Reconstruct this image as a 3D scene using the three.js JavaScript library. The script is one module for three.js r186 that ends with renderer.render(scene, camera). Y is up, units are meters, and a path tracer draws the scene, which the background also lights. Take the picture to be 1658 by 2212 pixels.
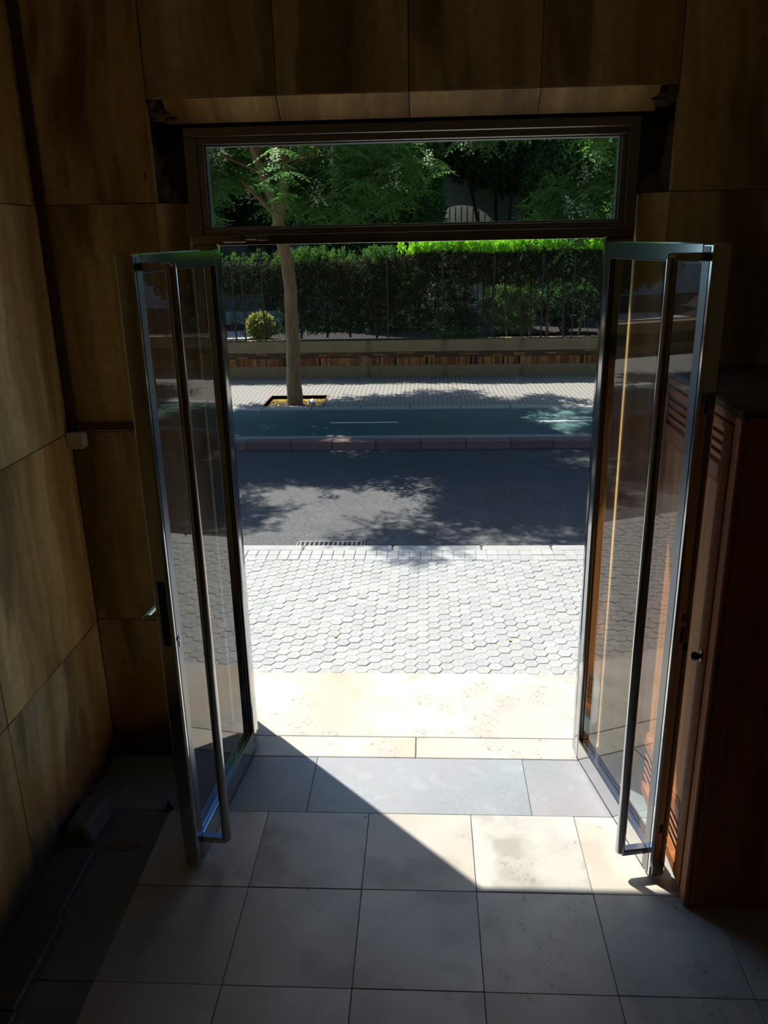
import * as THREE from 'three';
import { Sky } from 'three/addons/objects/Sky.js';
import { mergeGeometries, toCreasedNormals } from 'three/addons/utils/BufferGeometryUtils.js';

/* ---------- camera, sky, sun, exposure ---------- */
const scene = new THREE.Scene();
const camera = new THREE.PerspectiveCamera(63.77, 1658 / 2212, 0.05, 200);
camera.position.set(0.232, 2.1677, 2.6978);
camera.rotation.set(-0.32508, 0.05519, -0.02031, 'YXZ');
const SUN = new THREE.Vector3(-0.369, 0.846, -0.384).normalize();
const sky = new Sky();
sky.scale.setScalar(400);
sky.name = 'sky';
Object.assign(sky.userData, { kind: 'structure', label: 'clear summer sky above the street' });
const su = sky.material.uniforms;
su.turbidity.value = 4; su.rayleigh.value = 0.9; su.mieCoefficient.value = 0.004; su.mieDirectionalG.value = 0.8;
su.sunPosition.value.copy(SUN);
scene.add(sky);
scene.backgroundIntensity = 0.36; scene.environmentIntensity = 0.36;
const sun = new THREE.DirectionalLight(new THREE.Color(1, 0.975, 0.93), 11);
sun.position.copy(SUN).multiplyScalar(30); sun.castShadow = true;
sun.shadow.mapSize.set(4096, 4096);
Object.assign(sun.shadow.camera, { left: -14, right: 14, top: 14, bottom: -14, near: 1, far: 80 });
sun.name = 'sun';
scene.add(sun, sun.target);
const EXPOSURE = 0.78;

/* ---------- helpers ---------- */
function rng(s) { return () => { s |= 0; s = s + 0x6D2B79F5 | 0; let t = Math.imul(s ^ s >>> 15, 1 | s); t = t + Math.imul(t ^ t >>> 7, 61 | t) ^ t; return ((t ^ t >>> 14) >>> 0) / 4294967296; }; }
const R = rng(7);
const rr = (a, b, f = R) => a + (b - a) * f();
const V = (x, y, z) => new THREE.Vector3(x, y, z);
const used = {};
function numbered(n) { const k = used[n] = (used[n] ?? -1) + 1; return k ? `${n}_${String(k).padStart(3, '0')}` : n; }
function tag(o, label, category, group, kind) {
  if (label) o.userData.label = label;
  if (category) o.userData.category = category;
  if (group) o.userData.group = group;
  if (kind) o.userData.kind = kind;
  return o;
}
function top(name, label, category, pos = [0, 0, 0], turn = 0, group, kind) {
  const o = new THREE.Group(); o.name = numbered(name); o.position.set(...pos); o.rotation.y = turn; scene.add(o);
  return tag(o, label, category, group, kind);
}
const struct = (name, label, pos, turn) => top(name, label, null, pos, turn, null, 'structure');
function part(name, geo, m, parent, label, kind) {
  const o = new THREE.Mesh(geo, m); o.castShadow = o.receiveShadow = true;
  const c = parent.userData.counts ??= {}; const k = c[name] = (c[name] ?? -1) + 1;
  o.name = k ? `${name}_${String(k).padStart(3, '0')}` : name;
  if (label) o.userData.label = label;
  if (kind) o.userData.kind = kind;
  parent.add(o); return o;
}
function solo(name, geo, m, label, category, group, kind) {
  const o = new THREE.Mesh(geo, m); o.castShadow = o.receiveShadow = true; o.name = numbered(name); scene.add(o);
  return tag(o, label, category, group, kind);
}
/* uv in metres by the face's main axis; rot swaps u and v */
function boxUV(g, ou = 0, ov = 0, rot = false) {
  if (g.index) g = g.toNonIndexed();
  const p = g.attributes.position, uv = new Float32Array(p.count * 2), a = V(), b = V(), c = V(), n = V();
  for (let i = 0; i < p.count; i += 3) {
    a.fromBufferAttribute(p, i); b.fromBufferAttribute(p, i + 1); c.fromBufferAttribute(p, i + 2);
    n.crossVectors(b.clone().sub(a), c.clone().sub(a));
    const ax = Math.abs(n.x), ay = Math.abs(n.y), az = Math.abs(n.z);
    [a, b, c].forEach((q, k) => {
      let u, v;
      if (ay >= ax && ay >= az) { u = q.x; v = q.z; } else if (ax >= az) { u = q.z; v = q.y; } else { u = q.x; v = q.y; }
      if (rot) [u, v] = [v, u];
      uv[(i + k) * 2] = u + ou; uv[(i + k) * 2 + 1] = v + ov;
    });
  }
  g.setAttribute('uv', new THREE.BufferAttribute(uv, 2));
  return g;
}
/* chamfered box, 44 triangles, flat shaded, centred */
function cbox(w, h, d, b = 0.003, opt = {}) {
  b = Math.min(b, w / 2.01, h / 2.01, d / 2.01);
  const X = w / 2, Y = h / 2, Z = d / 2, pos = [];
  const P = (sx, sy, sz, ax) => [sx * (ax === 0 ? X : X - b), sy * (ax === 1 ? Y : Y - b), sz * (ax === 2 ? Z : Z - b)];
  const tri = (p, q, r) => {
    const n = [(q[1] - p[1]) * (r[2] - p[2]) - (q[2] - p[2]) * (r[1] - p[1]), (q[2] - p[2]) * (r[0] - p[0]) - (q[0] - p[0]) * (r[2] - p[2]), (q[0] - p[0]) * (r[1] - p[1]) - (q[1] - p[1]) * (r[0] - p[0])];
    const o = n[0] * (p[0] + q[0] + r[0]) + n[1] * (p[1] + q[1] + r[1]) + n[2] * (p[2] + q[2] + r[2]);
    pos.push(...(o >= 0 ? [...p, ...q, ...r] : [...p, ...r, ...q]));
  };
  const quad = (p, q, r, s) => { tri(p, q, r); tri(p, r, s); };
  for (const s of [-1, 1]) {
    quad(P(s, -1, -1, 0), P(s, 1, -1, 0), P(s, 1, 1, 0), P(s, -1, 1, 0));
    quad(P(-1, s, -1, 1), P(1, s, -1, 1), P(1, s, 1, 1), P(-1, s, 1, 1));
    quad(P(-1, -1, s, 2), P(1, -1, s, 2), P(1, 1, s, 2), P(-1, 1, s, 2));
    for (const t of [-1, 1]) {
      quad(P(s, t, -1, 0), P(s, t, 1, 0), P(s, t, 1, 1), P(s, t, -1, 1));
      quad(P(s, -1, t, 0), P(s, 1, t, 0), P(s, 1, t, 2), P(s, -1, t, 2));
      quad(P(-1, s, t, 1), P(1, s, t, 1), P(1, s, t, 2), P(-1, s, t, 2));
      for (const u of [-1, 1]) tri(P(s, t, u, 0), P(s, t, u, 1), P(s, t, u, 2));
    }
  }
  let g = new THREE.BufferGeometry();
  g.setAttribute('position', new THREE.Float32BufferAttribute(pos, 3));
  g = boxUV(g, opt.u ?? 0, opt.v ?? 0, opt.rot);
  g.computeVertexNormals();
  return g;
}
/* chamfered box between two corners */
function bb(x0, y0, z0, x1, y1, z1, b = 0.003, opt) {
  return cbox(Math.abs(x1 - x0), Math.abs(y1 - y0), Math.abs(z1 - z0), b, opt).translate((x0 + x1) / 2, (y0 + y1) / 2, (z0 + z1) / 2);
}
/* polygon [[a,b],...] in a plane, extruded along x: (a,b) = (z,y) */
function prismX(poly, x0, x1, ou = 0, ov = 0) {
  const s = new THREE.Shape(poly.map(([z, y]) => new THREE.Vector2(-z, y)));
  const g = new THREE.ExtrudeGeometry(s, { depth: x1 - x0, bevelEnabled: false });
  g.rotateY(Math.PI / 2).translate(x0, 0, 0);
  g.deleteAttribute('uv');
  const o = boxUV(g, ou, ov); o.computeVertexNormals(); return o;
}
/* polygon [[x,z],...] extruded upwards */
function prismY(poly, y0, y1, ou = 0, ov = 0) {
  const s = new THREE.Shape(poly.map(([x, z]) => new THREE.Vector2(x, -z)));
  const g = new THREE.ExtrudeGeometry(s, { depth: y1 - y0, bevelEnabled: false });
  g.rotateX(-Math.PI / 2).translate(0, y0, 0);
  g.deleteAttribute('uv');
  const o = boxUV(g, ou, ov); o.computeVertexNormals(); return o;
}
const merge = (list) => mergeGeometries(list.map((g) => { const q = g.index ? g.toNonIndexed() : g; for (const k of Object.keys(q.attributes)) if (!['position', 'normal', 'uv'].includes(k)) q.deleteAttribute(k); return q; }));
/* tapered limb along points with radii */
function limb(pts, radii, sides = 8, uvS = 1) {
  const cv = new THREE.CatmullRomCurve3(pts), n = Math.max(6, pts.length * 4), pos = [], uv = [], idx = [];
  const fr = cv.computeFrenetFrames(n, false), L = cv.getLength();
  for (let i = 0; i <= n; i++) {
    const t = i / n, c = cv.getPointAt(t), k = t * (radii.length - 1), j = Math.min(radii.length - 2, Math.floor(k)), rad = radii[j] + (radii[j + 1] - radii[j]) * (k - j);
    for (let q = 0; q <= sides; q++) {
      const a = q / sides * Math.PI * 2, wob = 1 + 0.06 * Math.sin(3 * a + i * 0.7) + 0.04 * Math.sin(i * 1.9 + a);
      const d = fr.normals[i].clone().multiplyScalar(Math.cos(a)).addScaledVector(fr.binormals[i], Math.sin(a));
      const p = c.clone().addScaledVector(d, rad * wob);
      pos.push(p.x, p.y, p.z); uv.push(q / sides * 0.6 * uvS, t * L * uvS);
    }
  }
  for (let i = 0; i < n; i++) for (let q = 0; q < sides; q++) { const a = i * (sides + 1) + q, b = a + sides + 1; idx.push(a, a + 1, b, b, a + 1, b + 1); }
  const g = new THREE.BufferGeometry();
  g.setAttribute('position', new THREE.Float32BufferAttribute(pos, 3)); g.setAttribute('uv', new THREE.Float32BufferAttribute(uv, 2)); g.setIndex(idx);
  g.computeVertexNormals(); return g.toNonIndexed();
}

/* ---------- textures ---------- */
const hash = (x, y, s) => { let h = Math.imul(x, 374761393) ^ Math.imul(y, 668265263) ^ Math.imul(s, 2147483647 - 58); h = Math.imul(h ^ h >>> 13, 1274126177); return ((h ^ h >>> 16) >>> 0) / 4294967296; };
function vn(x, y, px, py, s) {
  const xi = Math.floor(x), yi = Math.floor(y), fx = x - xi, fy = y - yi, u = fx * fx * (3 - 2 * fx), v = fy * fy * (3 - 2 * fy);
  const m = (a, n) => ((a % n) + n) % n, x0 = m(xi, px), x1 = m(xi + 1, px), y0 = m(yi, py), y1 = m(yi + 1, py);
  const a = hash(x0, y0, s), b = hash(x1, y0, s), c = hash(x0, y1, s), d = hash(x1, y1, s);
  return a + (b - a) * u + (c - a) * v + (a - b - c + d) * u * v;
}
function fbm(u, v, fx, fy, s, o = 4) { let t = 0, a = 0.5, n = 0; for (let i = 0; i < o; i++) { t += a * vn(u * fx, v * fy, fx, fy, s + i * 17); n += a; a *= 0.5; fx *= 2; fy *= 2; } return t / n; }
function tex(w, h, size, fn, srgb = true, sizeV = size) {
  const d = new Uint8Array(w * h * 4);
  for (let y = 0; y < h; y++) for (let x = 0; x < w; x++) {
    const c = fn(x / w, y / h), i = (y * w + x) * 4;
    d[i] = Math.max(0, Math.min(255, c[0])); d[i + 1] = Math.max(0, Math.min(255, c[1])); d[i + 2] = Math.max(0, Math.min(255, c[2])); d[i + 3] = 255;
  }
  const t = new THREE.DataTexture(d, w, h); t.magFilter = THREE.LinearFilter; t.minFilter = THREE.LinearMipmapLinearFilter; t.generateMipmaps = true;
  t.wrapS = t.wrapT = THREE.RepeatWrapping; t.repeat.set(1 / size, 1 / sizeV); t.needsUpdate = true;
  if (srgb) t.colorSpace = THREE.SRGBColorSpace;
  return t;
}
const mix = (a, b, t) => a.map((q, i) => q + (b[i] - q) * Math.max(0, Math.min(1, t)));
const sstep = (a, b, x) => { const t = Math.max(0, Math.min(1, (x - a) / (b - a))); return t * t * (3 - 2 * t); };

const T = {};
const travertine = (u, v) => {
  const warp = fbm(u, v, 3, 3, 3, 3) * 0.06, s = fbm(u + warp, v, 14, 2, 11, 5), f = fbm(u + warp, v, 64, 4, 23, 3), b = fbm(u, v, 4, 3, 31, 4), k = fbm(u, v, 90, 90, 41, 2), dk = fbm(u + warp * 1.5, v, 9, 2, 57, 5);
  let c = mix([164, 130, 76], [238, 204, 138], (s - 0.5) * 1.7 + 0.5 + (f - 0.5) * 0.7);
  c = mix(c, [176, 158, 122], sstep(0.52, 0.75, b) * 0.5);
  c = mix(c, [118, 88, 48], sstep(0.54, 0.68, dk) * 0.7);
  c = mix(c, [196, 138, 70], sstep(0.55, 0.75, fbm(u, v, 8, 2, 77, 4)) * 0.35);
  const g = 0.93 + k * 0.14; return c.map((q) => q * g);
};
T.travertine = tex(1024, 1024, 1.9, travertine);
T.travertineDirt = tex(1024, 512, 1.9, (u, v) => { // grime drawn up from the floor
  const h = v * 0.665, e = 0.05 + 0.42 * Math.pow(fbm(u, v, 9, 1, 611, 4), 1.6) + 0.1 * (fbm(u, v, 50, 3, 617, 3) - 0.5);
  let c = travertine(u, v * 0.35); c = mix(c, [178, 108, 46], (1 - sstep(e, e + 0.3, h)) * 0.62);
  return mix(c, [52, 45, 36], (1 - sstep(e * 0.55 - 0.04, e * 0.55 + 0.09, h)) * 0.85);
}, true, 0.665);
T.travertineBump = tex(512, 512, 1.9, (u, v) => { const a = 150 + 80 * (fbm(u, v, 60, 30, 5, 3) - 0.5) - 130 * sstep(0.66, 0.8, fbm(u, v, 70, 40, 9, 2)); return [a, a, a]; }, false);
T.cream = tex(1024, 1024, 1.7, (u, v) => {
  const a = fbm(u, v, 4, 4, 101, 5), b = fbm(u, v, 12, 12, 113, 4), d = fbm(u, v, 40, 40, 127, 3), w = fbm(u, v, 5, 5, 131, 4);
  let c = mix([154, 151, 144], [192, 189, 180], a);
  c = mix(c, [150, 148, 142], sstep(0.45, 0.75, b) * 0.5);
  const vein = Math.abs(fbm(u + w * 0.12, v + w * 0.1, 6, 6, 139, 4) - 0.5); c = mix(c, [158, 146, 124], (1 - sstep(0, 0.01, vein)) * 0.14);
  c = mix(c, [92, 86, 78], sstep(0.66, 0.76, fbm(u, v, 150, 150, 127, 3)) * sstep(0.56, 0.7, b) * 0.42);
  c = mix(c, [112, 108, 98], sstep(0.52, 0.78, fbm(u, v, 9, 9, 151, 5)) * 0.4);
  c = mix(c, [182, 160, 132], sstep(0.55, 0.75, fbm(u, v, 3, 3, 157, 5)) * 0.4);
  return c;
});
T.creamRough = tex(512, 512, 1.7, (u, v) => { const a = 95 + 110 * fbm(u, v, 7, 7, 163, 5); return [a, a, a]; }, false);
T.grey = tex(512, 512, 1.1, (u, v) => {
  const a = fbm(u, v, 3, 3, 201, 5), b = fbm(u, v, 16, 16, 211, 4), k = fbm(u, v, 90, 90, 221, 2);
  let c = mix([122, 126, 126], [148, 152, 152], a + (k - 0.5) * 0.4);
  c = mix(c, [146, 136, 138], sstep(0.5, 0.75, fbm(u, v, 2, 2, 231, 4)) * 0.4);
  return mix(c, [162, 163, 162], sstep(0.6, 0.8, b) * 0.25);
});
T.darkStone = tex(512, 512, 0.9, (u, v) => { const a = fbm(u, v, 5, 5, 241, 5), k = fbm(u, v, 80, 80, 251, 2); return mix([88, 88, 82], [124, 122, 114], a + (k - 0.5) * 0.5); });
T.wood = tex(1024, 1024, 1.0, (u, v) => {
  const w = fbm(u, v, 3, 1, 301, 3) * 0.09, g = fbm(u + w, v, 40, 2, 311, 4), f = fbm(u + w, v, 180, 6, 321, 2), r = Math.sin((u + w * 2) * Math.PI * 2 * 9 + fbm(u, v, 4, 2, 331, 3) * 5) * 0.5 + 0.5;
  const c = mix([138, 80, 38], [216, 142, 80], g * 0.75 + r * 0.2 + (f - 0.5) * 0.3); return c;
});
T.asphalt = tex(512, 512, 0.7, (u, v) => { const k = hash(Math.floor(u * 512), Math.floor(v * 512), 5), a = fbm(u, v, 60, 60, 401, 3), b = fbm(u, v, 4, 4, 411, 4); const q = 78 + 50 * (a - 0.5) + 34 * (k - 0.5) + 18 * (b - 0.5); return [q, q * 0.99, q * 0.97]; });
T.asphaltBump = tex(512, 512, 0.7, (u, v) => { const a = 255 * fbm(u, v, 90, 90, 421, 2); return [a, a, a]; }, false);
T.concrete = tex(512, 512, 1.3, (u, v) => { const a = fbm(u, v, 4, 4, 431, 5), k = fbm(u, v, 70, 70, 441, 3), s = fbm(u, v, 10, 3, 451, 4); const c = mix([140, 128, 108], [172, 162, 144], a + (k - 0.5) * 0.4); return mix(c, [98, 90, 76], sstep(0.55, 0.8, s) * 0.5); });
T.paver = tex(512, 512, 0.6, (u, v) => { const a = fbm(u, v, 5, 5, 461, 4), k = fbm(u, v, 80, 80, 471, 2); const q = 180 + 15 * (a - 0.5) + 20 * (k - 0.5); return [q, q * 0.995, q * 0.975]; });
T.blue = tex(512, 512, 1.5, (u, v) => { const a = fbm(u, v, 4, 4, 481, 5), k = fbm(u, v, 120, 120, 491, 2); return mix([50, 84, 80], [72, 108, 102], a * 0.8 + k * 0.3 - 0.05); });
T.bark = tex(512, 512, 0.6, (u, v) => { const a = fbm(u, v, 22, 5, 501, 4), k = fbm(u, v, 60, 30, 511, 2); return mix([112, 92, 70], [178, 150, 118], a * 0.9 + k * 0.25 - 0.1); });
T.barkBump = tex(512, 512, 0.6, (u, v) => { const a = 255 * fbm(u, v, 24, 5, 501, 4); return [a, a, a]; }, false);
T.brick = tex(256, 256, 0.4, (u, v) => { const a = fbm(u, v, 8, 8, 521, 4); const q = 200 + 100 * (a - 0.5); return [q, q, q]; });
T.soil = tex(512, 512, 1.2, (u, v) => { const a = fbm(u, v, 12, 12, 531, 5); return mix([62, 52, 38], [112, 98, 76], a); });
T.render = tex(512, 512, 2.5, (u, v) => { const a = fbm(u, v, 5, 5, 541, 5), s = fbm(u, v, 14, 3, 551, 4); return mix([214, 212, 202], [168, 164, 152], a * 0.5 + sstep(0.55, 0.8, s) * 0.5); });
/* small hexagonal pavers seen from far: plain print of joints, too small to tell apart */
const HX = 0.068, HZ = 0.0785;
const hexJoint = (u, v) => { // one repeat: two columns by one row
  const x = u * 2 * HX, z = v * HZ; let best = 9, second = 9;
  for (let i = -1; i <= 3; i++) for (let j = -1; j <= 2; j++) { const d = Math.hypot(x - i * HX, z - (j + (i & 1 ? 0.5 : 0)) * HZ); if (d < best) { second = best; best = d; } else if (d < second) second = d; }
  return second - best;
};
T.hexFar = tex(256, 256, 2 * HX, (u, v) => { const j = sstep(0.006, 0.014, hexJoint(u, v)); return mix([82, 78, 70], [142, 138, 128], j); }, true, HZ);
T.hexFarBump = tex(256, 256, 2 * HX, (u, v) => { const j = 255 * sstep(0.004, 0.014, hexJoint(u, v)); return [j, j, j]; }, false, HZ);

const std = (o) => new THREE.MeshStandardMaterial(o), phy = (o) => new THREE.MeshPhysicalMaterial(o);
const C = (hex) => new THREE.Color(hex);
const M = {
  travertine: std({ map: T.travertine, bumpMap: T.travertineBump, bumpScale: 0.0015, roughness: 0.55 }),
  travertineB: std({ map: T.travertine, bumpMap: T.travertineBump, bumpScale: 0.0015, roughness: 0.6, color: C(0xf2f8ff) }),  // cool tint offsets the warm bounce light on the front wall
  travertineDirt: std({ map: T.travertineDirt, roughness: 0.65 }),
  stileGrey: std({ color: C(0x6f7478), metalness: 1, roughness: 0.28 }),
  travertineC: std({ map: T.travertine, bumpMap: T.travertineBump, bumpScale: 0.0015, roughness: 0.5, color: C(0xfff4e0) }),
  core: std({ map: T.concrete, roughness: 0.95, color: C(0x8a8076) }),
  joint: std({ color: C(0x2a241d), roughness: 1 }),
  mortar: std({ map: T.concrete, color: C(0xb7a6a0), roughness: 1 }),
  creams: [0xffffff, 0xf4f2ee, 0xfffaf0, 0xece9e6].map((c) => std({ map: T.cream, roughnessMap: T.creamRough, roughness: 0.75, color: C(c) })),
  greys: [0xffffff, 0xf0f2f2, 0xfaf6f3].map((c) => std({ map: T.grey, roughness: 0.5, color: C(c) })),
  threshold: std({ map: T.cream, roughness: 0.65, color: C(0xfffbf0) }),
  dark: std({ map: T.darkStone, roughness: 0.5 }),
  plinth: std({ map: T.darkStone, roughness: 0.6, color: C(0xd6cebe) }),
  bed: std({ color: C(0x5a544b), roughness: 1 }),
  steel: std({ color: C(0xb9babb), metalness: 1, roughness: 0.1 }),
  steelSatin: std({ color: C(0xb0aaa4), metalness: 1, roughness: 0.33 }),
  bead: std({ color: C(0xaeb4b4), metalness: 1, roughness: 0.3 }),
  beadDimmed: std({ color: C(0x4a4642), metalness: 1, roughness: 0.3 }),  // darker copy of the bead metal, dark reflections put into its colour
  black: std({ color: C(0x0c0c0c), roughness: 0.8 }),
  gasket: std({ color: C(0x1b1b1c), roughness: 0.7 }),
  glass: phy({ color: C(0xf2f8f5), transmission: 1, thickness: 0, roughness: 0, ior: 1.62, metalness: 0 }),
  wood: std({ map: T.wood, roughness: 0.55, color: C(0xf2e2cc) }),
  woodShaded: std({ map: T.wood, roughness: 0.6, color: C(0xf0dcc0) }),  // wood copy for the shaded sides, colour adjusted for weak hall light
  dusty: std({ map: T.soil, roughness: 0.9, color: C(0xffeedd) }),
  woodLit: std({ map: T.wood, roughness: 0.6, color: C(0xfffce6) }),  // lighter wood copy, light reflected off the door put into its colour
  brass: std({ color: C(0xb79a5c), metalness: 1, roughness: 0.35 }),
  knob: std({ color: C(0x2a1c16), roughness: 0.4 }),
  white: std({ color: C(0xd8d2c2), roughness: 0.5 }),
  trunking: std({ color: C(0x57402a), roughness: 0.6 }),
  stone: std({ map: T.concrete, roughness: 0.95, color: C(0xa9aca9) }),
  patch: std({ map: T.concrete, roughness: 1, color: C(0xd8b8a4) }),
  hexes: [0xe4e5e2, 0xdedfdd, 0xd8d9d7, 0xe2e1db, 0xdcdcd6].map((c) => std({ map: T.paver, roughness: 0.85, color: C(c) })),
  sand: std({ map: T.paver, color: C(0xf4efe2), roughness: 1 }),
  kerb: std({ map: T.paver, color: C(0xd9d8d2), roughness: 0.8 }),
  asphalt: std({ map: T.asphalt, bumpMap: T.asphaltBump, bumpScale: 0.003, roughness: 0.85 }),
  granite: [0xb8948a, 0xbd9a8e, 0xb28c80].map((c) => std({ map: T.paver, color: C(c), roughness: 0.85 })),
  blue: std({ map: T.blue, roughness: 0.75 }),
  paint: std({ color: C(0xd9d8d2), roughness: 0.7 }),
  iron: std({ color: C(0x3b3733), metalness: 0.6, roughness: 0.6 }),
  grate: std({ color: C(0x8c8a86), metalness: 0.5, roughness: 0.55 }),
  hexFar: std({ map: T.hexFar, bumpMap: T.hexFarBump, bumpScale: 0.004, roughness: 0.9 }),
  plaster: std({ map: T.concrete, roughness: 1, color: C(0xe8cfa6) }),
  coping: std({ map: T.concrete, roughness: 1, color: C(0xe6d2b2) }),
  mossy: std({ map: T.concrete, roughness: 1, color: C(0x8f7a58) }),
  bricks: [0xc07a40, 0xb56c3c, 0xc68a4c, 0xa85c3a, 0xca9458, 0x9c6038].map((c) => std({ map: T.brick, color: C(c), roughness: 0.95 })),
  bark: std({ map: T.bark, color: C(0xffe6c4), bumpMap: T.barkBump, bumpScale: 0.012, roughness: 1 }),
  soil: std({ map: T.soil, roughness: 1, color: C(0x6a6052) }),
  render: std({ map: T.render, roughness: 0.95 }),
  ceiling: std({ color: C(0xd8cdb4), roughness: 0.9 }),
  twig: std({ color: C(0x54473a), roughness: 1 }),
  red: std({ color: C(0x6e2a1e), roughness: 0.6 }),
  roof: std({ color: C(0xa65e3c), roughness: 0.9 }),
};
const leafMat = (c, t = 0.35, r = 1) => phy({ color: C(c), roughness: r, transmission: t, thickness: 0, side: THREE.DoubleSide, specularIntensity: 0.5 });
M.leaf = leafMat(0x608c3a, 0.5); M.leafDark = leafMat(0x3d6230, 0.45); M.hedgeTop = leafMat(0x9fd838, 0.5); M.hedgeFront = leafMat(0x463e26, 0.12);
M.shrub = leafMat(0x9ab672, 0.35, 0.5); M.bush = leafMat(0xbcc25c, 0.4, 0.5); M.blossom = leafMat(0xf0ecc8, 0.4); M.grass = leafMat(0x47742a, 0.35);
M.leafMid = leafMat(0x547a34, 0.42);

/* ================= THE SETTING: hall ================= */
const WZ = -0.365, XL = -1.15, XR = 2.6, ZB = 6, CEIL = 3.6, TP = 0.025;
{ // hall floor: bed and its slabs
  const fl = struct('floor', 'worn cream stone floor of the hall with dark joints');
  part('bed', bb(XL, -0.2, WZ - 0.16, XR, -0.006, ZB, 0.002), M.bed, fl);
  const rf = rng(11);
  const slab = (x0, z0, x1, z1, m, y = 0) => {
    const g = 0.0011, dy = y + rr(-0.0012, 0.0012, rf);
    const o = part('tile', bb(x0 + g, dy - 0.03, z0 + g, x1 - g, dy, z1 - g, 0.0013, { u: rr(0, 9, rf), v: rr(0, 9, rf) }), m, fl);
    return o;
  };
  const cream = () => M.creams[Math.floor(rf() * 4)];
  for (let j = 0; j < 9; j++) for (let i = -2; i < 8; i++) slab(i * 0.4, j * 0.4, Math.min(XR, (i + 1) * 0.4), (j + 1) * 0.4, cream());
  // grey row just inside the wall line
  for (const [a, b, k] of [[-1.15, -0.8, 1], [-0.8, -0.25, 1], [-0.25, 0.64, 0], [0.64, 0.96, 2], [0.96, 1.6, 0], [1.6, 2.6, 1]]) slab(a, WZ, b, 0, M.greys[k]);
  // dark border along the left wall
  for (let j = 0; j < 5; j++) slab(XL, j * 0.8, -0.8, (j + 1) * 0.8, M.dark);
  part('tile', bb(XL, -0.03, 4, XR, 0, ZB, 0.002), M.creams[0], fl);
  // threshold stones inside the doorway
  for (const [a, b] of [[-0.72, 0.18], [0.18, 1.06]]) part('threshold_stone', bb(a + 0.002, -0.03, -0.52, b - 0.002, 0.0005, WZ - 0.002, 0.003, { u: a * 3, v: 2 }), M.threshold, fl);
}
{ // outer doorstep
  const st = struct('step', 'broad pale cream stone doorstep outside the threshold');
  part('step_slab', bb(-0.72, -0.2, -1.113, 1.064, -0.008, -0.534, 0.004, { u: 0.4, v: 0.3 }), M.threshold, st);
  part('step_base', bb(-0.7, -0.3, -1.09, 1.04, -0.2, -0.535, 0.004), M.core, st);
}
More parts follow.
